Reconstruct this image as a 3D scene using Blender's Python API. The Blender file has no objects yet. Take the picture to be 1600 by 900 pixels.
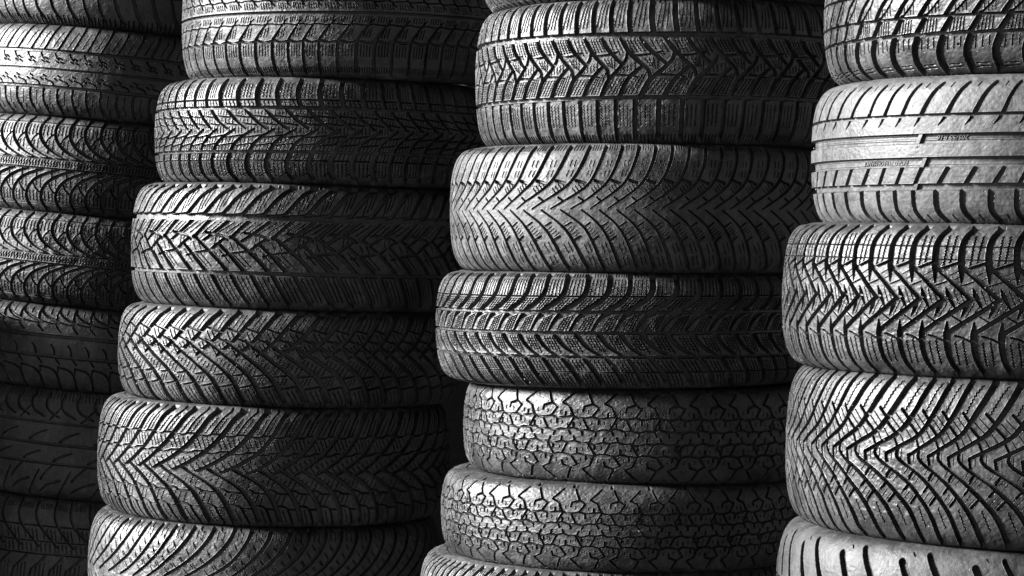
import bpy, math, random
import numpy as np
from mathutils import Vector, Matrix

sc = bpy.context.scene
R_ = math.radians
# ------------------------------------------------------------------ camera
F_PX = 3900.0                      # focal length in pixels of a 1600 px wide frame
HOR = 380.0                        # picture row of the horizon
PITCH = -math.atan((450.0 - HOR) / F_PX)
CAM_Z = 1.50
cam_d = bpy.data.cameras.new("camera")
cam = bpy.data.objects.new("camera", cam_d)
sc.collection.objects.link(cam)
cam_d.sensor_width = 36.0
cam_d.lens = 36.0 * F_PX / 1600.0
cam_d.clip_start = 0.05
cam_d.clip_end = 500.0
cam.location = (0, 0, CAM_Z)
cam.rotation_euler = (math.pi / 2 + PITCH, 0, 0)
sc.camera = cam
# ------------------------------------------------------------------ light
SUN_AZ = 90.0                      # degrees to the left of the direction from the stacks to the camera
SUN_EL = 23.0
sd = Vector((-math.sin(R_(SUN_AZ)) * math.cos(R_(SUN_EL)),
             -math.cos(R_(SUN_AZ)) * math.cos(R_(SUN_EL)), math.sin(R_(SUN_EL))))
w = bpy.data.worlds.new("World")
sc.world = w
w.use_nodes = True
nt = w.node_tree
nt.nodes.clear()
sky = nt.nodes.new("ShaderNodeTexSky")
sky.sky_type = 'NISHITA'
sky.sun_disc = False
sky.sun_elevation = R_(SUN_EL)
sky.sun_rotation = math.atan2(sd.x, sd.y)
sky.altitude = 5000
sky.air_density = 0.55
sky.dust_density = 1.0
sep = nt.nodes.new("ShaderNodeSeparateColor")     # a black and white photograph: the sky through a red filter
bg = nt.nodes.new("ShaderNodeBackground")
bg.inputs[1].default_value = 0.05
wo = nt.nodes.new("ShaderNodeOutputWorld")
nt.links.new(sky.outputs[0], sep.inputs[0])
nt.links.new(sep.outputs[0], bg.inputs[0])
nt.links.new(bg.outputs[0], wo.inputs[0])
sun_d = bpy.data.lights.new("sun", 'SUN')
sun_d.energy = 5.0
sun_d.angle = R_(18.0)
sun_d.color = (1, 1, 1)
sun = bpy.data.objects.new("sun", sun_d)
sc.collection.objects.link(sun)
sun.rotation_euler = sd.to_track_quat('Z', 'Y').to_euler()
sc.view_settings.view_transform = 'Standard'
sc.view_settings.look = 'None'
sc.view_settings.exposure = 2.93
sc.view_settings.gamma = 1.0
sc.cycles.max_bounces = 4
sc.cycles.diffuse_bounces = 2
sc.cycles.glossy_bounces = 2
sc.render.use_persistent_data = False

QUAL = 1.0                         # mesh fineness: 1 = full


# ------------------------------------------------------------------ materials
def N(t, k, **kw):
    n = t.nodes.new(k)
    for a, b in kw.items():
        setattr(n, a, b)
    return n


ALB = 0.27
SPEC = 0.33


def rubber(name, dark, dust, dust_amount, rough, seed, scuff=0.5):
    m = bpy.data.materials.new(name)
    m.use_nodes = True
    t = m.node_tree
    dark, dust = dark * ALB * .85, dust * ALB * 1.7
    L = t.links.new
    b = t.nodes["Principled BSDF"]
    tc = N(t, "ShaderNodeTexCoord")
    mp = N(t, "ShaderNodeMapping")
    mp.inputs["Location"].default_value = (seed * 3.1, seed * 1.7, seed * 0.9)
    L(tc.outputs["Object"], mp.inputs[0])
    # broad patches of dust
    n1 = N(t, "ShaderNodeTexNoise")
    n1.inputs["Scale"].default_value = 9.0
    n1.inputs["Detail"].default_value = 8.0
    n1.inputs["Roughness"].default_value = 0.62
    n1.inputs["Distortion"].default_value = 0.4
    L(mp.outputs[0], n1.inputs["Vector"])
    r1 = N(t, "ShaderNodeValToRGB")
    c = 0.62 - 0.3 * dust_amount
    r1.color_ramp.elements[0].position = max(0.0, c - 0.11)
    r1.color_ramp.elements[1].position = min(1.0, c + 0.11)
    L(n1.outputs["Fac"], r1.inputs[0])
    # fine grain
    n2 = N(t, "ShaderNodeTexNoise")
    n2.inputs["Scale"].default_value = 160.0
    n2.inputs["Detail"].default_value = 5.0
    n2.inputs["Roughness"].default_value = 0.7
    L(mp.outputs[0], n2.inputs["Vector"])
    r2 = N(t, "ShaderNodeMapRange")
    r2.inputs["From Min"].default_value = 0.3
    r2.inputs["From Max"].default_value = 0.7
    r2.inputs["To Min"].default_value = 0.6
    r2.inputs["To Max"].default_value = 1.3
    L(n2.outputs["Fac"], r2.inputs["Value"])
    # drips / scuffs running round and across
    mp2 = N(t, "ShaderNodeMapping")
    mp2.inputs["Scale"].default_value = (1, 1, 0.16)
    L(mp.outputs[0], mp2.inputs[0])
    n3 = N(t, "ShaderNodeTexNoise")
    n3.inputs["Scale"].default_value = 55.0
    n3.inputs["Detail"].default_value = 6.0
    n3.inputs["Roughness"].default_value = 0.75
    L(mp2.outputs[0], n3.inputs["Vector"])
    r3 = N(t, "ShaderNodeMapRange")
    r3.inputs["From Min"].default_value = 0.52
    r3.inputs["From Max"].default_value = 0.72
    r3.inputs["To Max"].default_value = scuff
    L(n3.outputs["Fac"], r3.inputs["Value"])
    # grit caught on the rubber
    v = N(t, "ShaderNodeTexVoronoi")
    v.inputs["Scale"].default_value = 70.0
    L(mp.outputs[0], v.inputs["Vector"])
    vm = N(t, "ShaderNodeMath", operation='LESS_THAN')
    vm.inputs[1].default_value = 0.075
    L(v.outputs["Distance"], vm.inputs[0])
    vs = N(t, "ShaderNodeSeparateColor")
    L(v.outputs["Color"], vs.inputs[0])
    vk = N(t, "ShaderNodeMath", operation='GREATER_THAN')
    vk.inputs[1].default_value = 0.93
    L(vs.outputs[0], vk.inputs[0])
    vv = N(t, "ShaderNodeMath", operation='MULTIPLY')
    L(vm.outputs[0], vv.inputs[0])
    L(vk.outputs[0], vv.inputs[1])
    mx = N(t, "ShaderNodeMix", data_type='RGBA')
    mx.inputs["A"].default_value = (dark, dark, dark, 1)
    mx.inputs["B"].default_value = (dust, dust, dust, 1)
    n4 = N(t, "ShaderNodeTexNoise")
    n4.inputs["Scale"].default_value = 42.0
    n4.inputs["Detail"].default_value = 9.0
    n4.inputs["Roughness"].default_value = 0.72
    n4.inputs["Distortion"].default_value = 0.8
    L(mp.outputs[0], n4.inputs["Vector"])
    r4 = N(t, "ShaderNodeMapRange")
    r4.inputs["From Min"].default_value = 0.38
    r4.inputs["From Max"].default_value = 0.68
    r4.inputs["To Min"].default_value = 0.12
    L(n4.outputs["Fac"], r4.inputs["Value"])
    m4 = N(t, "ShaderNodeMath", operation='MULTIPLY')
    L(r1.outputs[0], m4.inputs[0])
    L(r4.outputs[0], m4.inputs[1])
    ad = N(t, "ShaderNodeMath", operation='ADD', use_clamp=True)
    L(m4.outputs[0], ad.inputs[0])
    L(r3.outputs[0], ad.inputs[1])
    L(ad.outputs[0], mx.inputs["Factor"])
    ml = N(t, "ShaderNodeVectorMath", operation='SCALE')
    L(mx.outputs["Result"], ml.inputs[0])
    L(r2.outputs[0], ml.inputs["Scale"])
    mg = N(t, "ShaderNodeMix", data_type='RGBA')
    L(vv.outputs[0], mg.inputs["Factor"])
    L(ml.outputs[0], mg.inputs["A"])
    mg.inputs["B"].default_value = (0.1, 0.1, 0.1, 1)
    L(mg.outputs["Result"], b.inputs["Base Color"])
    rr = N(t, "ShaderNodeMapRange")
    rr.inputs["To Min"].default_value = rough - 0.07
    rr.inputs["To Max"].default_value = rough + 0.2
    L(ad.outputs[0], rr.inputs["Value"])
    L(rr.outputs[0], b.inputs["Roughness"])
    b.inputs["Specular IOR Level"].default_value = SPEC
    bp = N(t, "ShaderNodeBump")
    bp.inputs["Strength"].default_value = 0.6
    bp.inputs["Distance"].default_value = 0.0014
    L(n2.outputs["Fac"], bp.inputs["Height"])
    L(bp.outputs[0], b.inputs["Normal"])
    return m


def ground_mat():
    m = bpy.data.materials.new("packed_earth")
    m.use_nodes = True
    t = m.node_tree
    b = t.nodes["Principled BSDF"]
    tc = N(t, "ShaderNodeTexCoord")
    n = N(t, "ShaderNodeTexNoise")
    n.inputs["Scale"].default_value = 6.0
    n.inputs["Detail"].default_value = 10.0
    t.links.new(tc.outputs["Object"], n.inputs["Vector"])
    r = N(t, "ShaderNodeValToRGB")
    r.color_ramp.elements[0].color = (0.012, 0.012, 0.012, 1)
    r.color_ramp.elements[1].color = (0.035, 0.035, 0.035, 1)
    t.links.new(n.outputs["Fac"], r.inputs[0])
    t.links.new(r.outputs[0], b.inputs["Base Color"])
    b.inputs["Roughness"].default_value = 0.95
    bp = N(t, "ShaderNodeBump")
    bp.inputs["Strength"].default_value = 0.5
    bp.inputs["Distance"].default_value = 0.02
    t.links.new(n.outputs["Fac"], bp.inputs["Height"])
    t.links.new(bp.outputs[0], b.inputs["Normal"])
    return m


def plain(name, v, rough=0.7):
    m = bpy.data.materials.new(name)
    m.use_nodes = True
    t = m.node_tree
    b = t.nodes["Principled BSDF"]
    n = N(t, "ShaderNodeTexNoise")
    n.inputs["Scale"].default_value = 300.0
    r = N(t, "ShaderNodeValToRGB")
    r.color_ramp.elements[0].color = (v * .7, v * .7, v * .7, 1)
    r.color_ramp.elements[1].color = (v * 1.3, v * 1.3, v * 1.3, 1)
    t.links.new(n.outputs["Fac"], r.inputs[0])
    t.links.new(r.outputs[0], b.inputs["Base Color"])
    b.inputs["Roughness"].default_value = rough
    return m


# ------------------------------------------------------------------ tread patterns
# A tread is drawn as one repeat of its grooves, in units of about a millimetre, and rasterised to a
# depth map that is then cut into the tyre's rubber as real grooves.
def chaikin(p, it=2):
    p = np.asarray(p, float)
    if len(p) < 3:
        return p
    for _ in range(it):
        q = [p[0]]
        for a, b in zip(p[:-1], p[1:]):
            q.append(a * .75 + b * .25)
            q.append(a * .25 + b * .75)
        q.append(p[-1])
        p = np.array(q)
    return p


class Tread:
    def __init__(s, P, top, bot, xs=1.0, q=0.3):
        s.P, s.top, s.bot, s.xs, s.q = P * xs, top, bot, xs, q
        s.yc, s.h = (top + bot) / 2, (bot - top) / 2
        s.nx = int(round(s.P / q))
        s.ny = int(round(2 * s.h / q)) + 1
        s.H = np.zeros((s.ny, s.nx), np.float32)
        s.dx = s.P / s.nx

    def _seg(s, a, b, w0, w1, d):
        q = s.q
        m = max(w0, w1) / 2 + 1.0
        xa, xb = min(a[0], b[0]) - m, max(a[0], b[0]) + m
        ya, yb = min(a[1], b[1]) - m, max(a[1], b[1]) + m
        i0, i1 = int(math.floor(xa / s.dx)), int(math.ceil(xb / s.dx))
        j0, j1 = max(0, int((ya - s.top) / q)), min(s.ny - 1, int(math.ceil((yb - s.top) / q)))
        if j1 < j0:
            return
        X = (np.arange(i0, i1 + 1) * s.dx)[None, :]
        Y = (s.top + np.arange(j0, j1 + 1) * q)[:, None]
        vx, vy = b[0] - a[0], b[1] - a[1]
        l2 = vx * vx + vy * vy + 1e-9
        t = np.clip(((X - a[0]) * vx + (Y - a[1]) * vy) / l2, 0, 1)
        dist = np.hypot(X - a[0] - t * vx, Y - a[1] - t * vy)
        hw = (w0 + (w1 - w0) * t) / 2
        e = 0.55 if max(w0, w1) > 2.2 else 0.45
        v = (d * np.clip((hw - dist) / e + 0.5, 0, 1)).astype(np.float32)
        cols = np.arange(i0, i1 + 1) % s.nx
        # the span can wrap several times round the repeat
        k = 0
        n = len(cols)
        while k < n:
            run = min(n - k, s.nx - cols[k])
            sl = s.H[j0:j1 + 1, cols[k]:cols[k] + run]
            np.maximum(sl, v[:, k:k + run], out=sl)
            k += run

    def _poly(s, pts, w0, w1, d):
        pts = np.asarray(pts, float)
        L = np.r_[0, np.cumsum(np.hypot(*np.diff(pts, axis=0).T))]
        for k in range(len(pts) - 1):
            f0, f1 = L[k] / L[-1], L[k + 1] / L[-1]
            s._seg(pts[k], pts[k + 1], w0 + (w1 - w0) * f0, w0 + (w1 - w0) * f1, d)

    def s(s, pts, w, w2=None, d=1.0, m=None, rep=1, smooth=True):
        """stroke repeated every period; m = sideways shift of a copy mirrored about the centre line"""
        p = np.array(pts, float)
        p[:, 0] *= s.xs
        if smooth:
            p = chaikin(p)
        w2 = w if w2 is None else w2
        up = abs(p[-1][1] - p[0][1]) / (np.hypot(*(p[-1] - p[0])) + 1e-6)     # widths were measured across foreshortened grooves
        gain = 1 + (s.xs - 1) * .75 * up
        if max(w, w2) > 2.9:
            gain *= 1.14
        w, w2 = w * gain, w2 * gain
        for k in range(rep):
            q = p + [k * s.P / rep, 0]
            s._poly(q, w, w2, d)
            if m is not None:
                z = q.copy()
                z[:, 1] = 2 * s.yc - z[:, 1]
                z[:, 0] += m * s.xs
                s._poly(z, w, w2, d)
        return s

    def g(s, y, w, d=1.0, m=False, wob=0.0):
        for yy in ([y, 2 * s.yc - y] if m else [y]):
            if wob:
                x = np.linspace(0, s.P, 9)
                s._poly(np.c_[x, yy + wob * np.where(np.arange(9) % 2, 1, -1)], w, w, d)
            else:
                s._poly([(0, yy), (s.P, yy)], w, w, d)
        return s

    def sip(s, a, b, n, w=1.1, zig=0.6, d=0.42, step=2.2, m=None, rep=1):
        """n fine sipes spread from polyline a to polyline b"""
        a, b = np.array(a, float), np.array(b, float)
        for k in range(n):
            f = k / max(1, n - 1)
            p = a * (1 - f) + b * f
            p[:, 0] *= s.xs
            L = np.r_[0, np.cumsum(np.hypot(*np.diff(p, axis=0).T))]
            nn = max(2, int(L[-1] / step))
            t = np.linspace(0, L[-1], nn + 1)
            x, y = np.interp(t, L, p[:, 0]), np.interp(t, L, p[:, 1])
            dx, dy = np.gradient(x), np.gradient(y)
            nl = np.hypot(dx, dy) + 1e-9
            o = zig * np.where(np.arange(nn + 1) % 2, 1, -1)
            z = np.c_[x - dy / nl * o, y + dx / nl * o]
            for r in range(rep):
                q = z + [r * s.P / rep, 0]
                s._poly(q, w, w, d)
                if m is not None:
                    q = q.copy()
                    q[:, 1] = 2 * s.yc - q[:, 1]
                    q[:, 0] += m * s.xs
                    s._poly(q, w, w, d)
        return s

    def lips(s):
        """rubber stands slightly proud along the edge of every groove"""
        def blur(A, n):
            B = A.copy()
            for k in range(1, n + 1):
                B += np.roll(A, k, 1) + np.roll(A, -k, 1)
            B /= 2 * n + 1
            C = B.copy()
            for k in range(1, n + 1):
                C[k:] += B[:-k]
                C[:-k] += B[k:]
                C[:k] += B[:k]
                C[-k:] += B[-k:]
            return C / (2 * n + 1)
        b = blur(np.clip(s.H * 1.5, 0, 1), 4)
        s.E = np.clip(b * 2.4, 0, 1) * (s.H < .02)
        return s

    def sample(s, u, v, what="H"):
        """u in repeats, v in -1..1 (up) -> groove depth 0..1"""
        x = (u % 1.0) * s.nx
        y = np.clip((1 - v) / 2 * (s.ny - 1), 4 / s.q, s.ny - 1 - 4 / s.q)      # grooves run out over the shoulder
        i = np.floor(x).astype(np.int32)
        fx = (x - i).astype(np.float32)
        i0 = i % s.nx
        i1 = (i + 1) % s.nx
        j = y.astype(np.int32)
        fy = (y - j).astype(np.float32)
        H = getattr(s, what)
        return ((H[j, i0] * (1 - fx) + H[j, i1] * fx) * (1 - fy)
                + (H[j + 1, i0] * (1 - fx) + H[j + 1, i1] * fx) * fy)


def tread_slanted():                       # 1a
    t = Tread(27, -110, 36)
    t.s([(0, -40), (12, 0), (16, 14), (27, 30)], 3, 4)
    t.s([(12, 24), (13, 33)], 1.5).s([(20, 24), (21, 33)], 1.5).s([(5, 24), (6, 33)], 1.5)
    t.g(-40, 4).g(-18, 3, .8).g(-62, 4)
    t.s([(0, -40), (8, -80), (20, -105)], 3, 4)
    return t


def tread_summer_ribs():                   # 1b
    t = Tread(25, 44, 180)
    t.g(84, 4).g(112, 3.2).g(139, 4.2)
    t.s([(61, 46), (58, 58), (46, 82)], 3.4, 2.6)
    t.s([(75, 54), (70, 62), (62, 78)], 1.4, d=.5)
    t.s([(41, 87), (43, 92), (49, 98)], 2.4, 1.2)
    t.s([(49, 94), (56, 97)], 1.8, d=.6).s([(52, 100), (58, 102.5)], 1.8, d=.6).s([(44, 99), (49, 101.5)], 1.8, d=.6)
    t.s([(49, 121), (55, 124)], 1.8, d=.6).s([(53, 127), (59, 129.5)], 1.8, d=.6).s([(44, 126), (49, 128.5)], 1.8, d=.6)
    t.s([(58, 129), (66, 131), (69, 138)], 1.2, 2.4)
    t.s([(26, 142), (25, 160), (33, 178)], 3.2)
    t.sip([(38, 145), (37, 166)], [(38, 145), (37, 166)], 1, zig=.4)
    t.s([(32, 166), (33, 174)], 1.4, d=.5).s([(41, 166), (42, 174)], 1.4, d=.5)
    return t


def tread_leaf():                          # 1c, 1d
    t = Tread(22.5, 182, 326, xs=1.2)
    m = 9
    t.s([(76, 185), (71, 194), (70, 206), (74, 218), (84, 230), (100, 239), (118, 245)], 4.4, 3.0, m=m)
    t.s([(90, 210), (84, 216), (81, 225)], 2.0, m=m)
    t.s([(86, 233), (85, 238), (85, 245)], 1.4, m=m)
    t.g(246.5, 2.2, m=True)
    t.g(192, 1.1, .4, m=True)
    t.sip([(76, 196), (76, 211)], [(87, 196), (87, 210)], 3, w=1.6, m=m)
    t.sip([(86, 220), (86, 240)], [(92, 217), (92, 236)], 2, w=1.3, m=m)
    t.sip([(60, 250), (61, 258)], [(79, 250), (78, 258)], 5, w=1.8, zig=.9, step=2.6, d=.55)
    return t


def tread_comma():                         # 1e
    t = Tread(30, 484, 612)
    t.s([(41, 486), (39, 497), (41, 507)], 3.2)
    t.s([(41, 507), (25, 502), (13, 494), (11, 485)], 2.6, 3)
    t.s([(41, 507), (56, 510), (71, 511)], 1.4)
    t.s([(27, 489), (27, 496)], 1.6)
    t.s([(70, 514), (79, 523)], 2.2, 1.2)
    t.g(530, 4.4).g(561, 4.4)
    t.s([(34, 543), (40, 548), (42, 558)], 1.4, 2.2)
    t.s([(74, 563), (82, 572)], 2.2, 1.2)
    t.s([(20, 577), (38, 579), (50, 588), (54, 609)], 2.2, 3)
    t.s([(50, 588), (50, 577)], 1.4)
    return t


def tread_slash():                         # 1f
    t = Tread(56, 616, 780)
    t.s([(27, 620), (23, 633), (30, 646), (52, 655)], 3.4, 2, rep=2)
    t.sip([(30, 620), (30, 627)], [(48, 620), (48, 627)], 4, zig=0, w=1.3, rep=2)
    t.g(697, 3.4).g(727, 3.4)
    t.g(664, 3.0)
    t.s([(22, 722), (36, 714), (52, 708)], 3, 1.5)
    t.s([(30, 692), (44, 682), (60, 676)], 3, 1.5)
    t.s([(0, 752), (10, 738), (20, 730)], 3, 1.5)
    t.s([(-2, 772), (12, 760), (34, 752)], 2, 3)
    t.s([(32, 776), (44, 754), (52, 738)], 3, 1.6)
    t.s([(6, 660), (16, 650), (24, 640)], 1.6)
    return t


def tread_mixed():                         # 1g
    t = Tread(28, 786, 936)
    t.s([(28, 788), (27, 810), (36, 828), (50, 842), (64, 858)], 3.6, 2)
    t.g(826, 1.4).g(850, 1.4).g(869, 3.4)
    t.s([(0, 894), (9, 885), (20, 873)], 1.6, 3.2)
    t.s([(0, 894), (-6, 915), (-6, 934)], 3.2)
    t.sip([(34, 791), (34, 799)], [(48, 791), (48, 799)], 5, zig=0, w=1.2)
    t.sip([(40, 829), (44, 846)], [(58, 832), (62, 848)], 4, zig=.8)
    t.sip([(32, 853), (34, 866)], [(52, 854), (54, 866)], 4, zig=.8)
    t.sip([(6, 890), (2, 925)], [(18, 884), (14, 925)], 3, zig=.6)
    return t


def tread_oval():                          # 2a
    t = Tread(30, -80, 118)
    t.g(19, 3.6)
    t.s([(470, 29), (456, 44), (443, 62)], 1.2, 4, m=6)
    t.s([(440, 37), (455, 39), (470, 37)], 1.3, m=6)
    t.s([(443, 62), (458, 67), (473, 64)], 3, m=6)
    t.s([(442, 66), (440, 90), (443, 114)], 4.6, m=6)
    t.sip([(448, 25), (446, 34)], [(466, 25), (464, 33)], 5, zig=.5, m=6)
    t.sip([(452, 48), (447, 58)], [(466, 43), (462, 58)], 4, zig=.6, m=6)
    t.sip([(449, 70), (448, 88)], [(464, 70), (463, 88)], 4, zig=.5, m=6)
    t.sip([(447, 105), (448, 113)], [(468, 105), (469, 113)], 6, zig=0, w=1.2, m=6)
    return t


def tread_lattice():                       # 2b
    t = Tread(24, 122, 288, xs=1.28)
    t.s([(393, 126), (389.5, 146), (394, 168)], 5.2 )
    t.g(157, 1.5).g(169.5, 4.4)
    t.s([(354, 171), (364, 187), (379, 202)], 4.4, 3)
    t.s([(359, 181.5), (383, 185)], 1.7).s([(368, 193), (392, 197)], 1.7)
    t.s([(413, 204), (399, 215), (389, 226), (384, 238)], 2.6, 4.6)
    t.s([(375, 217.5), (399, 213)], 1.7).s([(365, 230), (389, 226)], 1.7)
    t.g(239.5, 4.4).g(253, 1.5)
    t.s([(384, 240), (379, 253), (378.5, 270), (386, 285)], 5.2)
    t.sip([(396, 131), (394, 153)], [(407, 131), (406, 153)], 4, zig=.8)
    t.sip([(395, 159), (396, 166)], [(409, 159), (412, 166)], 4, zig=.5)
    t.sip([(366, 175), (366, 180)], [(378, 175), (378, 181)], 4, zig=.3, d=.3)
    t.sip([(372, 187), (372, 192)], [(386, 188), (386, 194)], 4, zig=.3, d=.3)
    t.sip([(382, 200), (382, 210)], [(398, 200), (398, 210)], 5, zig=.4, d=.3)
    t.sip([(374, 220), (372, 226)], [(388, 217), (386, 224)], 4, zig=.3, d=.3)
    t.sip([(369, 231), (367, 236)], [(382, 230), (380, 236)], 4, zig=.3, d=.3)
    t.sip([(386, 243), (384, 251)], [(400, 243), (398, 251)], 4, zig=.4)
    t.sip([(383, 256), (384, 278)], [(397, 256), (398, 278)], 4, zig=.8)
    t.s([(372, 276), (382, 270)], 1.3)
    return t


def tread_weave():                         # 2c
    t = Tread(40, 290, 482, xs=1.66)
    for k in (0, 20):
        t.s([(383 + k, 291), (369 + k, 305), (360 + k, 323), (354 + k, 335)], 4.6, 4.2)
        t.s([(337 + k, 338), (346 + k, 337.5), (354 + k, 335)], 3)
        t.s([(360 + k, 297), (371 + k, 292)], 1.2, d=.4)
        t.sip([(352 + k, 303), (345 + k, 334)], [(361 + k, 299), (353 + k, 324)], 3, zig=.35)
    t.g(342, 7.5)
    t.s([(342, 344), (327, 364), (311, 381)], 4, 3)
    t.s([(322, 344), (311, 360), (303, 373)], 4, 3.4)
    t.s([(316, 365), (325, 368), (334, 370), (339, 376)], 2.6, 3.2)
    t.s([(302, 372), (306, 374), (312, 383), (321, 395)], 3.2, 3.6)
    t.s([(337, 374), (330, 382), (321, 394)], 3.2)
    t.s([(321, 395), (331, 410), (339, 425)], 3.8, 4.4)
    t.s([(292, 385), (301, 399), (307, 410), (316, 425)], 3, 4.2)
    t.s([(294, 402), (303, 398), (313, 395.5), (321, 394)], 2.2, 3)
    t.sip([(326, 349), (312, 368)], [(332, 349), (318, 368)], 2, zig=.15, w=1.2)
    t.sip([(346, 349), (330, 366)], [(353, 349), (338, 366)], 2, zig=.15, w=1.2)
    t.sip([(327, 372), (326, 384)], [(331, 372), (330, 380)], 2, zig=.3)
    t.sip([(302, 381), (305, 392)], [(308, 380), (311, 392)], 2, zig=.3)
    t.sip([(326, 396), (337, 417)], [(331, 392), (342, 413)], 2, zig=.15)
    t.sip([(306, 400), (318, 419)], [(311, 399), (323, 419)], 2, zig=.15)
    t.g(428.5, 6)
    for k in (0, 20):
        t.s([(283 + k, 431), (289 + k, 450), (299 + k, 479)], 4.4, 3.6)
        t.sip([(289 + k, 434), (301 + k, 472)], [(298 + k, 434), (309 + k, 472)], 3, zig=.5)
    return t


def tread_chevron_sipe():                  # 2d
    t = Tread(26, 488, 634, xs=1.42)
    t.s([(291, 488), (281, 499), (272, 513), (262, 530), (250, 544), (237, 557)], 6.4, 3.2)
    t.s([(248, 534), (274, 557), (290, 571), (303, 584), (313, 600), (324, 632)], 3.2, 6.4)
    t.s([(272, 514), (290, 521)], 2.0).s([(262, 530), (280, 538)], 2.0)
    t.s([(282, 588.5), (304, 584)], 2.6).s([(293, 606), (314, 600)], 2.6)
    t.sip([(287, 495), (277, 512)], [(299, 495), (288, 518)], 3, w=1.3, zig=.5)
    t.sip([(275, 521), (280, 533)], [(281, 521), (285, 530)], 2, w=1.5, zig=.2)
    t.sip([(256, 544), (262, 556)], [(274, 536), (280, 547)], 5, zig=.7)
    t.sip([(266, 561), (261, 572)], [(289, 575), (284, 587)], 6, zig=.7)
    t.sip([(291, 591), (287, 601)], [(299, 589), (296, 599)], 3, zig=.3, w=1.3)
    t.sip([(299, 610), (308, 630)], [(309, 605), (318, 630)], 3, w=1.3, zig=.5)
    return t


def tread_chevron_wide():                  # 2e
    t = Tread(33, 640, 822, xs=1.13)
    t.s([(511, 641), (498, 655), (488, 675), (470, 702), (442, 726), (414, 742)], 7, 3.8)
    t.s([(432, 733), (472, 757), (490, 785), (500, 819)], 3.8, 7.2)
    t.s([(484, 683.5), (498, 683), (504, 680), (519, 680)], 2.2, smooth=False)
    t.s([(463, 711), (476, 710), (482, 707), (498, 706)], 2.2, smooth=False)
    t.s([(474, 762), (488, 765), (494, 769), (510, 770)], 2.2, smooth=False)
    t.s([(492, 788), (505, 790), (511, 794), (528, 794)], 2.2, smooth=False)
    t.s([(528, 642), (515, 656), (502, 681)], 2.2)
    t.s([(509, 793), (519, 819)], 2.2)
    t.sip([(509, 655), (495, 679)], [(509, 655), (495, 679)], 1, zig=.9)
    t.sip([(522, 655), (509, 679)], [(522, 655), (509, 679)], 1, zig=.9)
    t.sip([(478, 688), (484, 703)], [(504, 685), (508, 700)], 5, zig=.7)
    t.sip([(444, 729), (450, 737)], [(482, 711), (488, 722)], 6, zig=.7)
    t.sip([(452, 741), (446, 751)], [(486, 755), (482, 764)], 6, zig=.7)
    t.sip([(484, 768), (480, 778)], [(505, 773), (500, 788)], 4, zig=.7)
    t.sip([(502, 796), (510, 817)], [(512, 796), (520, 817)], 2, zig=.8)
    return t


def tread_sweep():                         # 2f
    t = Tread(28, 826, 1010, xs=1.15)
    t.s([(284, 828), (279, 845), (263, 870), (241, 892), (212, 912)], 5.6, 2.6, m=14)
    for k, (x, y) in enumerate([(284, 850), (276, 862), (268, 874), (258, 884), (246, 893)]):
        t.sip([(x + 2, y), (x + 7, y + 7)], [(x + 11, y - 8), (x + 15, y - 2)], 2, w=1.0, zig=.4, d=.3, m=14)
    t.sip([(291, 832), (290, 844)], [(299, 832), (298, 844)], 2, zig=.6, m=14)
    t.s([(290, 826), (296, 832)], 1.4, d=.5, m=14)
    return t


def tread_bolt():                          # 3a
    t = Tread(57, 2, 224, xs=1.12)
    for k in (0, 28.5):
        t.s([(881 + k, 3), (880 + k, 30), (883 + k, 56)], 6.6, smooth=True)
        t.sip([(893 + k, 8), (887 + k, 46)], [(902 + k, 8), (899 + k, 46)], 3, w=1.3, zig=.8)
        t.s([(890 + k, 7), (894 + k, 2)], 1.4, d=.5).s([(896 + k, 7), (900 + k, 2)], 1.4, d=.5)
        t.s([(861 + k, 158), (860 + k, 185), (859 + k, 221)], 5.6)
        t.sip([(867 + k, 166), (867 + k, 200)], [(879 + k, 166), (878 + k, 200)], 3, w=1.1, zig=1.0, d=.25)
        t.sip([(866 + k, 213), (866 + k, 221)], [(880 + k, 213), (880 + k, 221)], 4, zig=0, w=1.4)
        t.s([(862 + k, 59), (890 + k, 60.5)], 1.6, d=.6)
    t.g(56.5, 5).g(60, 4, .8)
    t.g(155.5, 5.6)
    t.s([(868, 61), (874, 76), (884, 88), (900, 105)], 6.5, 4)
    t.s([(897, 61), (904, 76), (911, 87), (927, 105), (934, 111), (936, 126)], 6.5, 4.2)
    t.s([(908, 83), (906, 97), (899, 106), (888, 119), (879, 127), (873, 140), (867, 156)], 4, 6.8)
    t.s([(859, 91), (880, 89), (892, 85)], 3, 2.2)
    t.s([(928, 106), (912, 122), (903, 136), (895, 156)], 4.2, 6.8)
    t.s([(886, 120), (911, 121), (921, 124)], 2.8, 1.6)
    t.sip([(850, 65), (859, 86)], [(863, 65), (873, 84)], 4, zig=.8)
    t.sip([(879, 65), (892, 94)], [(891, 65), (901, 86)], 3, zig=.8)
    t.sip([(872, 95), (880, 107)], [(888, 94), (888, 112)], 4, zig=.8)
    t.sip([(897, 111), (897, 118)], [(918, 100), (918, 112)], 5, zig=.8)
    t.sip([(887, 126), (873, 150)], [(903, 126), (889, 150)], 4, zig=.8)
    t.sip([(917, 126), (903, 150)], [(932, 116), (918, 150)], 4, zig=.8)
    return t


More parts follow.
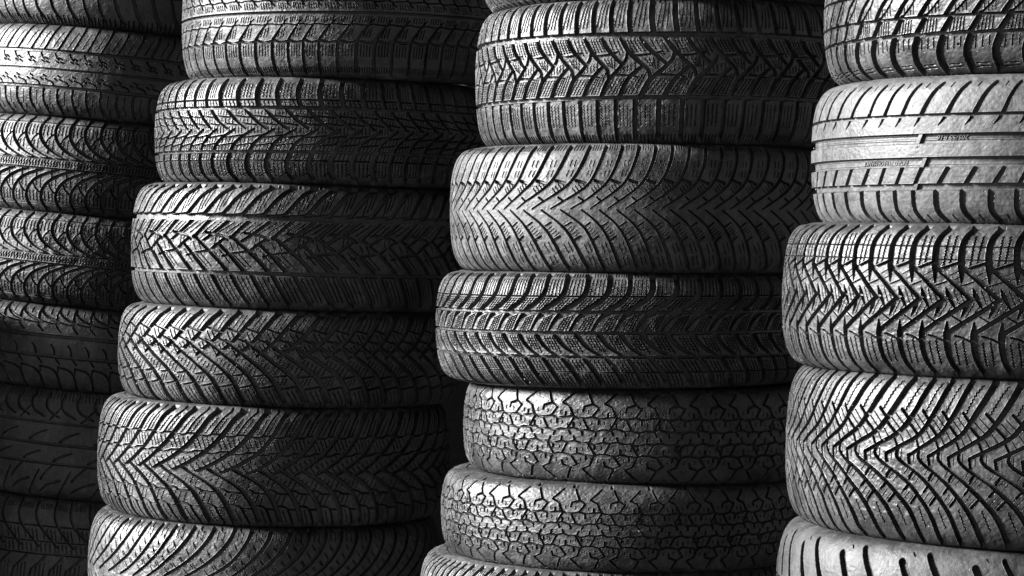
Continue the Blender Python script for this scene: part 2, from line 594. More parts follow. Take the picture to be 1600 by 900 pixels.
def tread_feather():                       # 3b
    t = Tread(27.5, 228, 427, xs=1.12)
    t.s([(911, 229), (907, 250), (895, 280), (880, 298), (836, 328)], 5.2, 1.6)
    t.s([(822, 330), (850, 352), (866, 378), (882, 424)], 1.6, 5.2)
    t.s([(897, 284), (909, 288)], 4, 3.2).s([(873, 310), (880, 316)], 2.2)
    t.s([(853, 357), (863, 350)], 2.4).s([(866, 379), (875, 372)], 3.8, 3)
    t.sip([(917, 252), (915, 262)], [(923, 252), (921, 262)], 2, zig=.5)
    t.sip([(914, 268), (911, 277)], [(920, 268), (917, 277)], 2, zig=.5)
    t.sip([(892, 296), (897, 303)], [(904, 286), (909, 294)], 4, zig=.4)
    t.sip([(858, 362), (864, 356)], [(868, 372), (874, 366)], 4, zig=.4)
    t.sip([(880, 384), (886, 398)], [(886, 381), (892, 396)], 2, zig=.5)
    t.sip([(886, 404), (890, 417)], [(892, 402), (896, 415)], 2, zig=.5)
    t.sip([(914, 231), (913, 236)], [(930, 231), (929, 236)], 5, zig=0, w=1.2)
    return t


def tread_four_row():                      # 3c
    t = Tread(33, 430, 606, xs=1.06)
    t.s([(945, 432), (945, 455), (936, 470), (908, 487)], 8, 6.4)
    t.g(464, 1.5).g(488.5, 5, wob=.5)
    t.s([(912, 490), (899, 497), (886, 520)], 7.5, 3)
    t.g(521, 5.2, wob=.4)
    t.s([(898, 524), (910, 542), (934, 557)], 7, 3)
    t.g(558.5, 4.6, wob=.5)
    t.s([(908, 560), (924, 582), (934, 604)], 6, 7)
    t.g(582, 1.5)
    t.sip([(954, 438), (950, 462)], [(970, 438), (968, 462)], 4, w=1.3, zig=.6)
    t.sip([(946, 467), (930, 484)], [(962, 467), (946, 484)], 4, w=1.3, zig=.8)
    t.sip([(912, 498), (900, 517)], [(926, 493), (914, 517)], 4, w=1.3, zig=.9)
    t.sip([(912, 527), (922, 545)], [(926, 527), (940, 552)], 4, w=1.3, zig=.9)
    t.sip([(917, 564), (927, 580)], [(934, 564), (944, 580)], 4, w=1.3, zig=.8)
    t.sip([(931, 585), (939, 602)], [(947, 585), (955, 602)], 4, w=1.3, zig=.7)
    t.sip([(950, 430), (950, 434)], [(972, 430), (972, 434)], 6, zig=0, w=1.2)
    return t


def tread_turtle(d=1.0):                   # 3d, 3e
    t = Tread(45, 610, 760, xs=1.52)
    m = 22.5
    def S(p, w, sm=False):
        t.s(p, w * 1.05, d=d, m=m, smooth=sm)
    S([(816, 616), (804, 633)], 2.2)
    S([(831, 617), (836.5, 634)], 2.4)
    S([(804, 633), (812, 638.5)], 1.9)
    S([(836.5, 634), (843.5, 640)], 1.9)
    S([(836.5, 634.3), (827.5, 638.6), (826.6, 645)], 2.5)
    S([(812, 638.5), (816.5, 653.5)], 2.4)
    S([(843.5, 640), (837, 654)], 2.5)
    S([(810, 655), (816.5, 653.2), (822, 657), (830, 656.5), (837, 654), (845, 657.5), (853, 655), (855, 655)], 2.7)
    S([(853, 648), (853, 655)], 2.2)
    S([(843.5, 657), (843.5, 665)], 2.2)
    S([(827, 657), (833.5, 675)], 2.4)
    S([(862, 657), (855, 675)], 2.4)
    S([(817, 665), (817, 672)], 2.2)
    S([(810, 675), (817, 671.8), (826, 676), (833.5, 674.5), (841, 677.5), (848, 674), (855, 675)], 2.7)
    S([(812, 676), (814, 682)], 2.2)
    S([(826, 676), (827, 683)], 2.2)
    S([(842, 677), (840, 684)], 2.2)
    S([(806, 613), (815, 611.5)], 1.2)
    S([(826, 614), (834, 611.5)], 1.2)
    for x, y, c in ((821, 646, -1), (832, 647, 1), (848, 648, -1), (858, 648, 1), (837, 664, -1), (849, 664, 1),
                    (811, 667, -1), (824, 667, 1)):
        t.s([(x, y - 2.4), (x + 1.1 * c, y), (x, y + 2.4)], 1.2, d=.3, m=m)
    return t


def tread_blade():                         # 3f, 3z
    t = Tread(23, 880, 1080)
    t.s([(706, 882), (696, 892), (686, 912), (672, 940), (650, 968)], 5.4, 2.6, m=11)
    t.sip([(708, 886), (698, 906)], [(716, 886), (707, 906)], 3, zig=.3, m=11)
    t.sip([(690, 924), (680, 944)], [(700, 924), (690, 944)], 3, zig=.6, m=11)
    t.g(980, 2)
    return t


def tread_block():                         # 4a
    t = Tread(37, -112, 112, xs=1.25)
    t.s([(1424, 52), (1415, 80), (1421, 111)], 9, 9.5)
    t.s([(1426, 49), (1440, 47.5), (1461, 46)], 4.2)
    t.g(48.5, 3)
    t.s([(1437, 18), (1430, 32), (1422, 47)], 6.4, 7)
    t.g(19, 3)
    t.s([(1455, -24), (1440, -6), (1428, 17)], 4, 6.6)
    t.s([(1400, 17), (1418, -4), (1424, -24)], 2.2)
    t.g(-25, 3.2)
    t.s([(1430, -25), (1440, -45), (1452, -62)], 6)
    t.g(-64, 3.4)
    t.s([(1424, -66), (1417, -90), (1421, -110)], 9)
    t.sip([(1430, 54), (1428, 74)], [(1447, 54), (1446, 70)], 3, w=1.5, zig=.5)
    t.sip([(1436, 23), (1432, 44)], [(1452, 23), (1450, 44)], 5, w=1.3, zig=.4)
    t.sip([(1441, 2), (1441, 15)], [(1455, -4), (1455, 12)], 4, w=1.0, zig=.2, d=.3)
    t.s([(1427, 98), (1444, 97)], 1.8, d=.5).s([(1427, 103), (1445, 102)], 1.8, d=.5)
    return t


def tread_road():                          # 4b
    t = Tread(36.5, 114, 354, xs=1.15)
    t.s([(1450, 125), (1442, 134), (1434, 148), (1424, 174)], 4.2, 6)
    t.s([(1466, 124), (1462, 131)], 1.4, d=.4)
    t.g(176.5, 4.2)
    t.s([(1422, 177), (1419, 184), (1412, 193)], 5, .8)
    t.g(214.5, 15.5)
    t.g(252.5, 15.5)
    t.s([(1428, 259), (1413, 288)], 5.6)
    t.g(292.5, 10.5)
    t.s([(1409, 297), (1407, 320), (1408, 334), (1418, 349)], 7.4, 6.4)
    t.s([(1428, 338), (1433, 348)], 1.6, d=.5)
    return t


def tread_zigzag():                        # 4c
    t = Tread(28.5, 356, 590, xs=1.36)
    t.s([(1438, 357), (1430, 368), (1425, 382), (1424, 400), (1425, 421)], 6, 7)
    t.s([(1425, 420), (1425.5, 444)], 7, 1)
    t.s([(1429, 424), (1450, 413)], 3.2)
    t.s([(1428, 422), (1441, 438), (1465, 470)], 5.2, smooth=False)
    t.s([(1465, 469), (1448, 487), (1414, 520)], 5.2, smooth=False)
    t.s([(1437.5, 452), (1441, 465)], .8, 5.5).s([(1441, 465), (1448, 484)], 5.5, 1)
    t.s([(1435, 469), (1431, 482)], 1.4, 5).s([(1431, 482), (1426, 497)], 5, .8)
    t.s([(1423, 450), (1438, 442)], 1.3)
    t.s([(1417, 496), (1431, 508)], 1.3)
    t.sip([(1446, 454), (1452, 476)], [(1453, 458), (1457, 472)], 2, w=1.0, zig=.7, d=.3)
    t.sip([(1440, 474), (1431, 497)], [(1446, 478), (1438, 494)], 2, w=1.0, zig=.7, d=.3)
    t.sip([(1412, 433), (1423, 425)], [(1417, 440), (1424, 435)], 2, w=.9, zig=0, d=.3)
    t.s([(1411, 526), (1411, 504)], 7.5, 1)
    t.s([(1411, 522), (1411, 545), (1415, 570), (1423, 588)], 7, 5)
    t.s([(1391, 526), (1400, 529), (1408, 535)], 2.2)
    t.sip([(1438, 371), (1434, 417)], [(1446, 371), (1441, 413)], 2, w=1.7, zig=1.1)
    t.g(388, 1.1, .35).g(408, 1.1, .35)
    t.sip([(1420, 536), (1424, 572)], [(1428, 533), (1432, 572)], 2, w=1.7, zig=1.1)
    return t


def tread_arrow():                         # 4d
    t = Tread(35, 596, 860, xs=1.04)
    t.s([(1532, 598), (1525, 614), (1513, 640), (1500, 664), (1485, 686), (1450, 708), (1431, 720)], 8.6, 4)
    t.s([(1431, 719), (1432, 727), (1434, 738)], 3.6)
    t.s([(1450, 708), (1446, 726), (1489, 751), (1522, 784), (1544, 815), (1556, 856)], 3.6, 7.4)
    t.s([(1487, 648), (1499, 662)], 3.6)
    t.s([(1467, 671), (1480, 686)], 3.4)
    t.s([(1443, 693), (1449, 708)], 2.8)
    t.s([(1475, 744), (1468, 757)], 2.8)
    t.s([(1504, 764), (1495, 776)], 3.2)
    t.s([(1518, 780), (1506, 796)], 3.2)
    t.sip([(1478, 655), (1491, 670)], [(1472, 662), (1485, 677)], 2, w=1.1, zig=0, d=.3)
    t.sip([(1461, 680), (1470, 694)], [(1452, 688), (1459, 702)], 2, w=1.1, zig=0, d=.3)
    t.sip([(1440, 716), (1440, 730)], [(1455, 712), (1455, 727)], 2, w=.9, zig=.1, d=.2)
    t.sip([(1465, 742), (1460, 750)], [(1485, 754), (1479, 762)], 4, w=1.0, zig=.1, d=.28)
    t.sip([(1498, 771), (1490, 783)], [(1510, 783), (1502, 794)], 3, w=1.0, zig=.1, d=.28)
    t.sip([(1515, 604), (1507, 617), (1500, 632), (1492, 650)], [(1515, 604), (1507, 617), (1500, 632), (1492, 650)], 1, w=1.6, zig=1.1, step=3)
    t.sip([(1520, 800), (1532, 832)], [(1520, 800), (1532, 832)], 1, w=1.5, zig=.9, step=3)
    return t


def tread_finger():                        # 4e
    t = Tread(90, 846, 1100, xs=1.35)
    t.s([(1373, 858), (1379, 874), (1392, 905), (1404, 940)], 6, 9)
    t.s([(1430, 872), (1435, 885), (1450, 930)], 8, 9)
    t.s([(1352, 856), (1355, 861)], 1.4, d=.4)
    t.g(945, 9).g(975, 8).g(1005, 9)
    t.s([(1390, 1008), (1386, 1050), (1373, 1090)], 8, 5)
    t.s([(1435, 1008), (1431, 1050), (1420, 1080)], 8, 5)
    return t


def tread_plain():
    t = Tread(30, 0, 180)
    t.g(60, 6).g(90, 6).g(120, 6)
    t.s([(10, 2), (8, 40), (0, 58)], 5, m=10)
    return t


# ------------------------------------------------------------------ tyre builder
def mesh_grid(name, V, nrow, ncol, wrap, mat, parent, flip=False, smooth=True):
    """V: (nrow, ncol, 3) -> quad grid, columns closed when wrap"""
    me = bpy.data.meshes.new(name)
    nv = nrow * ncol
    idx = np.arange(nv, dtype=np.int32).reshape(nrow, ncol)
    nxt = np.roll(idx, -1, axis=1) if wrap else idx[:, 1:]
    cur = idx if wrap else idx[:, :-1]
    q = np.stack([cur[:-1], nxt[:-1], nxt[1:], cur[1:]], axis=-1).reshape(-1, 4)
    if flip:
        q = q[:, ::-1]
    nf = len(q)
    me.vertices.add(nv)
    me.vertices.foreach_set("co", np.ascontiguousarray(V, np.float32).ravel())
    me.loops.add(nf * 4)
    me.loops.foreach_set("vertex_index", np.ascontiguousarray(q, np.int32).ravel())
    me.polygons.add(nf)
    me.polygons.foreach_set("loop_start", np.arange(0, nf * 4, 4, dtype=np.int32))
    me.polygons.foreach_set("use_smooth", np.full(nf, smooth, bool))
    me.update(calc_edges=True)
    me.materials.append(mat)
    o = bpy.data.objects.new(name, me)
    sc.collection.objects.link(o)
    o.parent = parent
    return o


# half cross section: (drop of the radius in mm, height as a share of half the width)
def profile(sq, n=2000):
    k = sq
    pts = np.array([(0, 0), (.6 * k, .22), (2.2 * k, .44), (5.2 * k, .62), (10 * k, .77), (17 * k, .88), (27 * k, .955),
                    (40 * k, .992), (56 * k, 1.0), (74, .985), (92, .93), (106, .83)], float)
    p = chaikin(pts, 4)
    return p


def vnoise(rng, nu, nv, u, v):
    g = rng.standard_normal((nv + 2, nu)).astype(np.float32)
    x = (u % 1.0) * nu
    y = np.clip(v, 0, .9999) * nv
    i, j = x.astype(np.int32), y.astype(np.int32)
    fx, fy = x - i, y - j
    fx = fx * fx * (3 - 2 * fx)
    fy = fy * fy * (3 - 2 * fy)
    i0, i1 = i % nu, (i + 1) % nu
    return (g[j, i0] * (1 - fx) + g[j, i1] * fx) * (1 - fy) + (g[j + 1, i0] * (1 - fx) + g[j + 1, i1] * fx) * fy


GRIT = plain("pale_grit", 0.1, 0.9)


def ring_angle(xpx, R, xc, D):
    """angle round a tyre (0 = towards -Y) of the point seen at picture column xpx"""
    aa = -1.5 + np.arange(4000) * .0008
    X, Y = xc + R * np.sin(aa), D - R * np.cos(aa)
    return float(aa[np.argmin(abs(800 + F_PX * X / Y - xpx))])


def make_tyre(label, tread, R, W, loc, tilt, mat, seed, group, depth=7.0, res=1.0, sq=.85, rough=.75, px_mm=None,
              dense=True, grit=26, lip=.4, bars=(), var=0.11, phase=0.0, name="car_tyre", fine_lines=None):
    rng = np.random.default_rng(seed)
    root = bpy.data.objects.new(name, None)
    root.empty_display_size = 0.1
    sc.collection.objects.link(root)
    root["label"] = label
    root["category"] = "tyre"
    root["group"] = group
    cx, cy, cz = loc
    face = math.atan2(0 - cx, -(0 - cy))          # turn so that the dense side of the mesh faces the camera
    root.location = loc
    root.rotation_euler = (tilt[0], tilt[1], 0)
    P = profile(sq)
    hw = W / 2
    zz = P[:, 1] * hw
    dr = P[:, 0] / 1000.0
    L = np.r_[0, np.cumsum(np.hypot(np.diff(zz), np.diff(dr)))]
    Le = np.interp(.985, P[:, 1][:np.argmax(P[:, 1]) + 1], L[:np.argmax(P[:, 1]) + 1])   # tread edge
    step = res / 1000.0 / QUAL
    nr = max(24, int(2 * Le / step))
    s = np.linspace(-Le, Le, nr)
    z = np.sign(s) * np.interp(abs(s), L, zz)
    r = R - np.interp(abs(s), L, dr)
    # outward normal of the cross section
    dz, drr = np.gradient(z, s), np.gradient(r, s)
    nn = np.hypot(dz, drr)
    nz, nrad = -drr / nn, dz / nn
    if dense:
        half = R_(104)
        nd = int(2 * half * R / step)
        th = np.r_[np.linspace(-half, half, nd), np.linspace(half, 2 * math.pi - half, max(60, nd // 5) + 2)[1:-1]]
    else:
        th = np.linspace(-math.pi, math.pi, 360, endpoint=False)
    nc = len(th)
    # repeats round the tyre, with the uneven pitch real treads have
    mm_px = (W * 1000 * .965) / (2 * tread.h) if px_mm is None else px_mm
    nrep = int(round(2 * math.pi * R * 1000 / (tread.P * mm_px)))
    lens = np.repeat(rng.choice([1 - var, 1.0, 1 + var], size=nrep // 3 + 1), 3)[:nrep]
    cum = np.r_[0, np.cumsum(lens)]
    cum = cum / cum[-1]
    f = ((th + face) / (2 * math.pi) + phase) % 1.0
    u = np.interp(f, cum, np.arange(nrep + 1))
    v = (z / hw / .965)
    U = np.broadcast_to(u[None, :], (nr, nc))
    Vv = np.broadcast_to(v[:, None], (nr, nc))
    H = tread.sample(U, Vv).astype(np.float32)
    fade = np.clip((.985 / .965 - abs(v)) / .035, 0, 1)[:, None]
    fade = fade * fade * (3 - 2 * fade)
    H = -H * depth * fade
    if not hasattr(tread, 'E'):
        tread.lips()
    H += fade * lip * tread.sample(U, Vv, 'E').astype(np.float32)
    fn = np.broadcast_to(f[None, :], (nr, nc))
    vn = np.broadcast_to(((v + 1) / 2)[:, None], (nr, nc))
    top = (H > -.5)
    # uneven wear, small lumps, nicks
    H += fade * (vnoise(rng, 23, 5, fn, vn) * .35 * rough + vnoise(rng, 150, 14, fn, vn) * .42 * rough)
    H += fade * vnoise(rng, 520, 60, fn, vn) * .2 * rough
    nick = vnoise(rng, 420, 40, fn, vn)
    H -= fade * np.clip(nick - 2.5, 0, 1.2) * 1.8 * min(1, rough * 1.5)
    if fine_lines is not None:
        for yl, dl in fine_lines:
            vl = (tread.yc - yl) / tread.h
            H += (np.exp(-((v - vl) * tread.h / .55) ** 2) * dl)[:, None].astype(np.float32)
    for xpx, y0, y1, wd, slant in bars:
        ab = ring_angle(xpx, R, cx, cy) - face
        yy = tread.yc - v * tread.h
        inside = ((yy > y0) & (yy < y1))[:, None]
        off = (th - ab)[None, :] * R * 1000 - ((yy - (y0 + y1) / 2) * slant)[:, None]
        H = np.where(inside & (abs(off) < wd / 2), np.maximum(H, -1.6), H)
    H = H / 1000.0
    rad = r[:, None] + H * nrad[:, None]
    zz2 = z[:, None] + H * nz[:, None]
    a = th + face
    V = np.empty((nr, nc, 3), np.float32)
    V[..., 0] = rad * np.sin(a)[None, :]
    V[..., 1] = -rad * np.cos(a)[None, :]
    V[..., 2] = zz2
    mesh_grid("tread", V, nr, nc, True, mat, root, smooth=not dense)
    # sidewalls, down to the bead
    ncs = 720 if dense else 120
    tha = np.linspace(-math.pi, math.pi, ncs, endpoint=False) + face
    for sg in (1, -1):
        ns = 60 if dense else 14
        sl = np.linspace(Le, L[-1], ns)
        zs = np.interp(sl, L, zz)
        rs = R - np.interp(sl, L, dr)
        d2z, d2r = np.gradient(zs, sl), np.gradient(rs, sl)
        q = np.hypot(d2z, d2r)
        n2z, n2r = -d2r / q, d2z / q
        t = (sl - Le) / (L[-1] - Le)
        hh = np.zeros((ns, ncs))
        for c0, wd, am in ((.16, .02, .8), (.2, .012, -.5), (.55, .02, .9), (.60, .012, .6), (.9, .03, 1.5)):
            hh += (np.exp(-((t - c0) / wd) ** 2) * am)[:, None]
        ser = (np.sin(tha * 240) > 0) * 1.0
        hh += (np.exp(-((t - .11) / .035) ** 2) * 1.0)[:, None] * ser[None, :]
        hh = hh + vnoise(rng, 90, 6, np.broadcast_to((tha / 6.28319)[None, :], hh.shape), np.broadcast_to(t[:, None], hh.shape)) * .35
        hh = hh + vnoise(rng, 330, 16, np.broadcast_to((tha / 6.28319)[None, :], hh.shape), np.broadcast_to(t[:, None], hh.shape)) * .14
        hh = hh / 1000 * np.clip(t / .05, 0, 1)[:, None]
        rad = rs[:, None] + hh * n2r[:, None]
        zz2 = zs[:, None] + hh * n2z[:, None]
        V = np.empty((ns, ncs, 3), np.float32)
        V[..., 0] = rad * np.sin(tha)[None, :]
        V[..., 1] = -rad * np.cos(tha)[None, :]
        V[..., 2] = sg * zz2
        mesh_grid("sidewall", V, ns, ncs, True, mat, root, flip=(sg < 0))
    # inner liner from bead to bead
    ip = chaikin(np.array([(R - .106, .83 * hw), (R - .112, .80 * hw), (R - .106, .76 * hw), (R - .07, .86 * hw), (R - .03, .78 * hw),
                           (R - .018, 0), (R - .03, -.78 * hw), (R - .07, -.86 * hw), (R - .106, -.76 * hw),
                           (R - .112, -.80 * hw), (R - .106, -.83 * hw)]), 2)
    ti = np.linspace(-math.pi, math.pi, 120, endpoint=False)
    V = np.empty((len(ip), 120, 3), np.float32)
    V[..., 0] = ip[:, 0][:, None] * np.sin(ti)[None, :]
    V[..., 1] = -ip[:, 0][:, None] * np.cos(ti)[None, :]
    V[..., 2] = ip[:, 1][:, None]
    mesh_grid("inner_liner", V, len(ip), 120, True, mat, root, flip=True)
    # stones caught in the tread
    if grit:
        vs, fs = [], []
        base = np.array([(1, 0, 0), (-1, 0, 0), (0, 1, 0), (0, -1, 0), (0, 0, 1), (0, 0, -1)], float)
        tri = [(0, 2, 4), (2, 1, 4), (1, 3, 4), (3, 0, 4), (2, 0, 5), (1, 2, 5), (3, 1, 5), (0, 3, 5)]
        for _ in range(grit):
            aa = rng.uniform(-1.5, 1.5) + face
            ss = rng.uniform(-.85, .85) * Le
            zc = math.copysign(np.interp(abs(ss), L, zz), ss)
            rc = R - np.interp(abs(ss), L, dr) - rng.uniform(0, .0018)
            sz = rng.uniform(.0006, .0017)
            b = base * sz * rng.uniform(.6, 1.3, (6, 1)) + [rc * math.sin(aa), -rc * math.cos(aa), zc]
            k = len(vs)
            vs += [tuple(x) for x in b]
            fs += [(i + k, j + k, l + k) for i, j, l in tri]
        me = bpy.data.meshes.new("grit")
        me.from_pydata(vs, [], fs)
        me.materials.append(GRIT)
        o = bpy.data.objects.new("grit", me)
        o["kind"] = "stuff"
        sc.collection.objects.link(o)
        o.parent = root
    return root, face


# ------------------------------------------------------------------ setting
def z_at(y, depth):
    """height of the point seen at picture row y at a given distance"""
    ang = math.atan((450.0 - y) / F_PX) + PITCH
    return CAM_Z + depth * math.tan(ang)


gm = bpy.data.meshes.new("ground")
gm.from_pydata([(-150, -100, 0), (150, -100, 0), (150, 200, 0), (-150, 200, 0)], [], [(0, 1, 2, 3)])
gm.materials.append(ground_mat())
go = bpy.data.objects.new("ground", gm)
go["kind"] = "structure"
sc.collection.objects.link(go)

# dark wall added so the gaps behind the stacks stay black
def backdrop_mat():
    m = plain("shade_black", 0.008, 1.0)
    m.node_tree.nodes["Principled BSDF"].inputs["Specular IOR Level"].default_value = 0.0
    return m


bpy.ops.mesh.primitive_cube_add(size=1)
wl = bpy.context.object
wl.name = "backdrop"
wl.scale = (12.0, 0.2, 3.2)
wl.location = (1.0, 6.4, 1.6)
wl.data.materials.append(backdrop_mat())
wl["label"] = "black wall added in place of the darkness behind the tyre stacks"
wl["category"] = "backdrop"

# ------------------------------------------------------------------ the four stacks
M = {}


def mat(dark, dust, amount, rough, scuff, seed):
    return rubber("worn_rubber", dark, dust, amount, rough, seed, scuff)


# (label, tread, left outline px, top px, bottom px, radius, tilt about the view axis in degrees, material, depth of grooves mm, extra)
T_leaf = tread_leaf()
T_turtle = tread_turtle()
T_blade = tread_blade()
T_plain = tread_plain()

SIDE_TOP, SIDE_N = 1.58, 8
STACKS = [
    dict(group="tyres in the farthest stack at the left edge", D=5.34, res=1.0, x0=-.85, lean=.075, roll=1.2, tyres=[
        ("smooth dark tyre with slanted shoulder slits, topmost at the left edge", tread_slanted(), -105, 44, .31, 4.0, (.05, .12, .3, .5, .3), 6, {}),
        ("summer tyre with plain ribs between three straight grooves, second from top at the left", tread_summer_ribs(), 44, 187, .312, 4.4, (.048, .105, .45, .5, .4), 6, {}),
        ("winter tyre with pointed leaf blocks under the ribbed summer tyre at the left edge", T_leaf, 187, 338, .308, 4.2, (.034, .085, .3, .6, .6), 7, dict(rough=1.0)),
        ("winter tyre with pointed leaf blocks, lower of the two leaf patterned tyres", T_leaf, 338, 482, .312, 4.3, (.03, .075, .4, .62, .7), 6, dict(rough=1.5, phase=.013)),
        ("very dark tyre with comma shaped shoulder blocks, below the two leaf patterned tyres", tread_comma(), 482, 614, .31, 4.2, (.08, .15, .4, .45, .6), 6, {}),
        ("tall dark tyre with long slashes across smooth ribs in the left edge stack", tread_slash(), 614, 783, .316, 4.6, (.11, .2, .5, .5, .8), 6, {}),
        ("dark tyre with slanted shoulder grooves, lowest in view in the left edge stack", tread_mixed(), 783, 935, .312, 3.0, (.13, .22, .5, .5, .8), 6, {}),
    ]),
    dict(group="tyres in the second stack from the left", D=4.62, res=.8, tyres=[
        ("tyre with a row of oval leaning blocks, topmost in the second stack from the left", tread_oval(), -80, 120, .318, .9, (.07, .15, .4, .5, .3), 7, dict(left=285)),
        ("tyre with a dense lattice of small blocks, under the one with oval leaning blocks", tread_lattice(), 120, 288, .315, 1.0, (.06, .13, .4, .45, .3), 7, dict(left=242)),
        ("wide tyre with woven diamond blocks along its middle, above the small chevron tyre", tread_weave(), 288, 485, .322, 1.4, (.05, .12, .35, .5, .3), 7, dict(left=205)),
        ("chevron tyre with crossed lattice arms, squeezed under the woven diamond tyre", tread_chevron_sipe(), 485, 638, .318, 1.5, (.06, .13, .35, .5, .3), 7, dict(left=184)),
        ("big chevron tyre with stepped cross cuts, second from bottom in the second stack", tread_chevron_wide(), 638, 825, .325, 1.6, (.06, .13, .4, .5, .3), 7.5, dict(left=151)),
        ("tyre with long sweeping grooves cut off by the bottom edge, lowest in the second stack", tread_sweep(), 825, 1010, .325, 1.6, (.05, .13, .4, .45, .3), 6.5, dict(left=136)),
    ]),
    dict(group="tyres in the third stack from the left", D=4.10, res=.66, tyres=[
        ("tyre showing only its lower shoulder at the top edge, above the lightning pattern tyre", T_blade, -196, -5, .312, 0, (.06, .14, .4, .5, .3), 7, dict(left=752)),
        ("thick winter tyre with lightning shaped blocks between two straight grooves", tread_bolt(), -5, 224, .312, 0, (.055, .15, .45, .5, .7), 8, dict(left=743)),
        ("worn dusty tyre with feather shaped grooves under the lightning pattern tyre", tread_feather(), 224, 427, .318, .2, (.045, .12, .6, .52, .9), 6, dict(left=703, rough=.6)),
        ("winter tyre with four rows of curved blocks, under the feather patterned tyre", tread_four_row(), 427, 608, .316, 0, (.06, .13, .35, .5, .3), 8, dict(left=681)),
        ("narrow worn old tyre with tortoiseshell cracks, upper of two alike in the third stack", T_turtle, 608, 760, .295, 1.0, (.036, .085, .5, .47, .7), 5.2, dict(left=724, rough=.8, var=.05, sq=.7)),
        ("narrow worn old tyre with tortoiseshell cracks and bare upper rim, lower of two alike", T_turtle, 760, 898, .305, .6, (.032, .075, .5, .47, .7), 5.2, dict(left=689, rough=.8, var=.05, sq=.7)),
        ("tyre with blade shaped shoulder cuts just rising over the bottom edge, third stack", T_blade, 898, 1095, .315, .5, (.07, .15, .4, .45, .3), 6, dict(left=653)),
    ]),
    dict(group="tyres in the nearest stack at the right", D=3.42, res=.62, tyres=[
        ("blocky winter tyre cut off by the top edge, topmost in the right hand stack", tread_block(), -112, 112, .315, .2, (.045, .10, .45, .45, .3), 8, dict(left=1287)),
        ("pale worn summer tyre with wide smooth grooves, size lettering and wear bars", tread_road(), 112, 354, .318, .1, (.085, .115, .75, .5, .45), 6, dict(left=1267, rough=.5, lip=.2, bars=[(1434, 206, 223, 6, -.35), (1441, 244, 261, 6, -.35), (1427, 287, 298, 6, -.35)],
            fine_lines=[(210, .7), (213.5, .7), (217, .7), (248.5, .6), (256.5, .6)])),
        ("winter tyre with a bold zigzag tread, under the pale lettered tyre", tread_zigzag(), 354, 597, .325, 1.2, (.042, .092, .45, .45, .3), 8, dict(left=1222)),
        ("wide tyre with flowing arrow grooves, under the zigzag tyre at the right", tread_arrow(), 597, 868, .325, 1.7, (.042, .09, .5, .45, .35), 7.5, dict(left=1228)),
        ("smooth tyre with finger shaped slots, lowest in the right hand stack", tread_finger(), 868, 1116, .322, 2.0, (.026, .056, .55, .58, .8), 7, dict(left=1212, rough=.5)),
    ]),
]

seed = 10
lettered = None
for st in STACKS:
    D = st["D"]
    zlow = None
    for i, (label, tread, yt, yb, R, roll, mm, dep, ex) in enumerate(st["tyres"]):
        seed += 1
        ex = dict(ex)
        Df = D - R * .96
        zt, zb = z_at(yt, Df), z_at(yb, Df)
        W = (zt - zb)
        zc = (zt + zb) / 2
        if "left" in ex:
            aa = (ex.pop("left") - 800.0) / F_PX
            xc = aa * D + R * math.sqrt(1 + aa * aa)
        else:
            xc = st["x0"] + st["lean"] * (zc - CAM_Z)
        m = mat(*mm, seed)
        rt, face = make_tyre(label, tread, R, W * 1.012, (xc, D, zc), (0, R_(roll + st.get("roll", 0)), 0), m, seed * 7 + 3, st["group"], depth=dep,
                             res=st["res"], **ex)
        if "lettering" in label:
            lettered = (rt, R, W, xc, D, zc, m, tread)
        zlow, xlow, Rl = zb, xc, R
    # tyres below the frame carry the stack down to the ground
    k = 0
    n_below = max(1, int(round(zlow / .19)))
    wb = zlow / n_below
    mb = mat(.05, .12, .4, .5, .3, seed + 50)
    for k in range(n_below):
        make_tyre("black tyre below the picture edge carrying " + {5.34: "the left edge stack", 4.62: "the second stack", 4.10: "the third stack", 3.42: "the right hand stack"}[D],
                  T_plain, .318, wb, (xlow + .01 * (k % 2), D, wb * (n_below - k - .5)), (0, 0, 0), mb, 900 + seed + k, st["group"],
                  dense=False, grit=0, res=6.0)

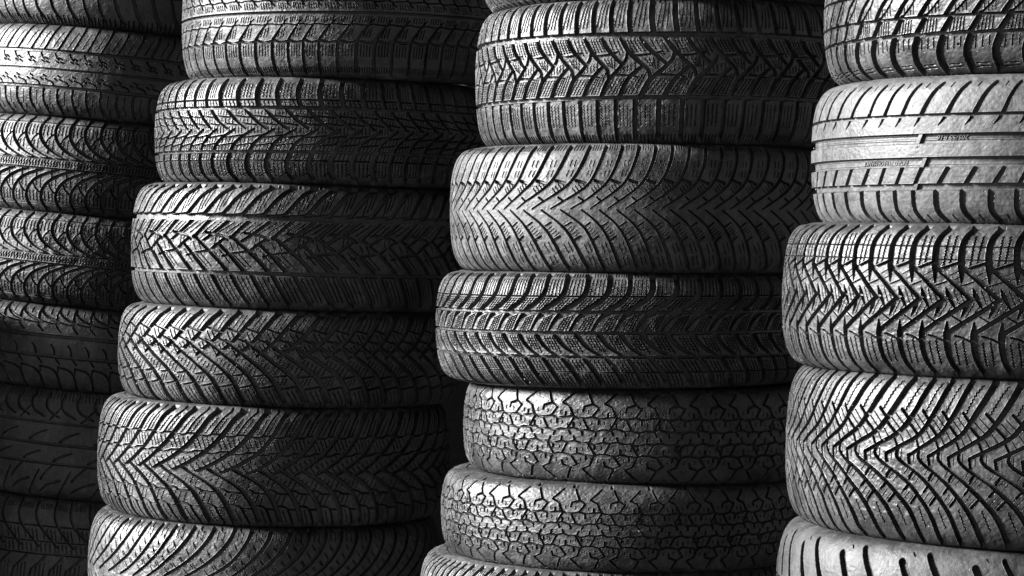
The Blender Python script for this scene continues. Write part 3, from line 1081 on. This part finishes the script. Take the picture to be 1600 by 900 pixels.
# unseen stack added outside the frame to shade the lower left tyres
for k in range(SIDE_N):
    make_tyre("black tyre of the added shade-casting stack just outside the left edge", T_plain, .315, SIDE_TOP / SIDE_N,
              (-1.68 + .008 * (k % 2), 4.95, SIDE_TOP / SIDE_N * (k + .5)), (0, 0, 0), mb, 1900 + k,
              "tyres of the added stack outside the left edge", dense=False, grit=0, res=6.0)

# ------------------------------------------------------------------ writing and wear bars in the grooves of the pale tyre
rt, R, W, xc, D, zc, m, tread = lettered
MMPX = W * .965 / (2 * tread.h)


def wrap_text(body, xa, xb, ypx, hpx):
    cu = bpy.data.curves.new("lettering", 'FONT')
    cu.body = body
    cu.align_x = 'CENTER'
    cu.align_y = 'CENTER'
    cu.size = 1.0
    cu.extrude = 0.06
    cu.shear = 0.3
    cu.resolution_u = 3
    tmp = bpy.data.objects.new("lettering_tmp", cu)
    sc.collection.objects.link(tmp)
    dg = bpy.context.evaluated_depsgraph_get()
    me = bpy.data.meshes.new_from_object(tmp.evaluated_get(dg))
    bpy.data.objects.remove(tmp)
    n = len(me.vertices)
    co = np.empty(n * 3, np.float32)
    me.vertices.foreach_get("co", co)
    co = co.reshape(-1, 3)
    a0, a1 = ring_angle(xa, R, xc, D), ring_angle(xb, R, xc, D)
    w0 = co[:, 0].max() - co[:, 0].min()
    h0 = co[:, 1].max() - co[:, 1].min()
    ang = (a0 + a1) / 2 - co[:, 0] / w0 * (a1 - a0)             # the tyre lies with its lettering upside down
    z = (tread.yc - ypx) * MMPX - co[:, 1] / h0 * hpx * MMPX
    v = abs(z) / (W / 2)
    rr = R - .006 - .0006 - v * v * .009 + co[:, 2] / .06 * .001 + .001
    out = np.c_[rr * np.sin(ang), -rr * np.cos(ang), z]
    me.vertices.foreach_set("co", out.astype(np.float32).ravel())
    me.update()
    me.materials.clear()
    me.materials.append(m)
    o = bpy.data.objects.new("lettering", me)
    sc.collection.objects.link(o)
    o.parent = rt


wrap_text("205/55 R16", 1461, 1512, 212.5, 7.5)
wrap_text("ROAD PERFORMANCE", 1345, 1416, 252.5, 7.0)
print("built")
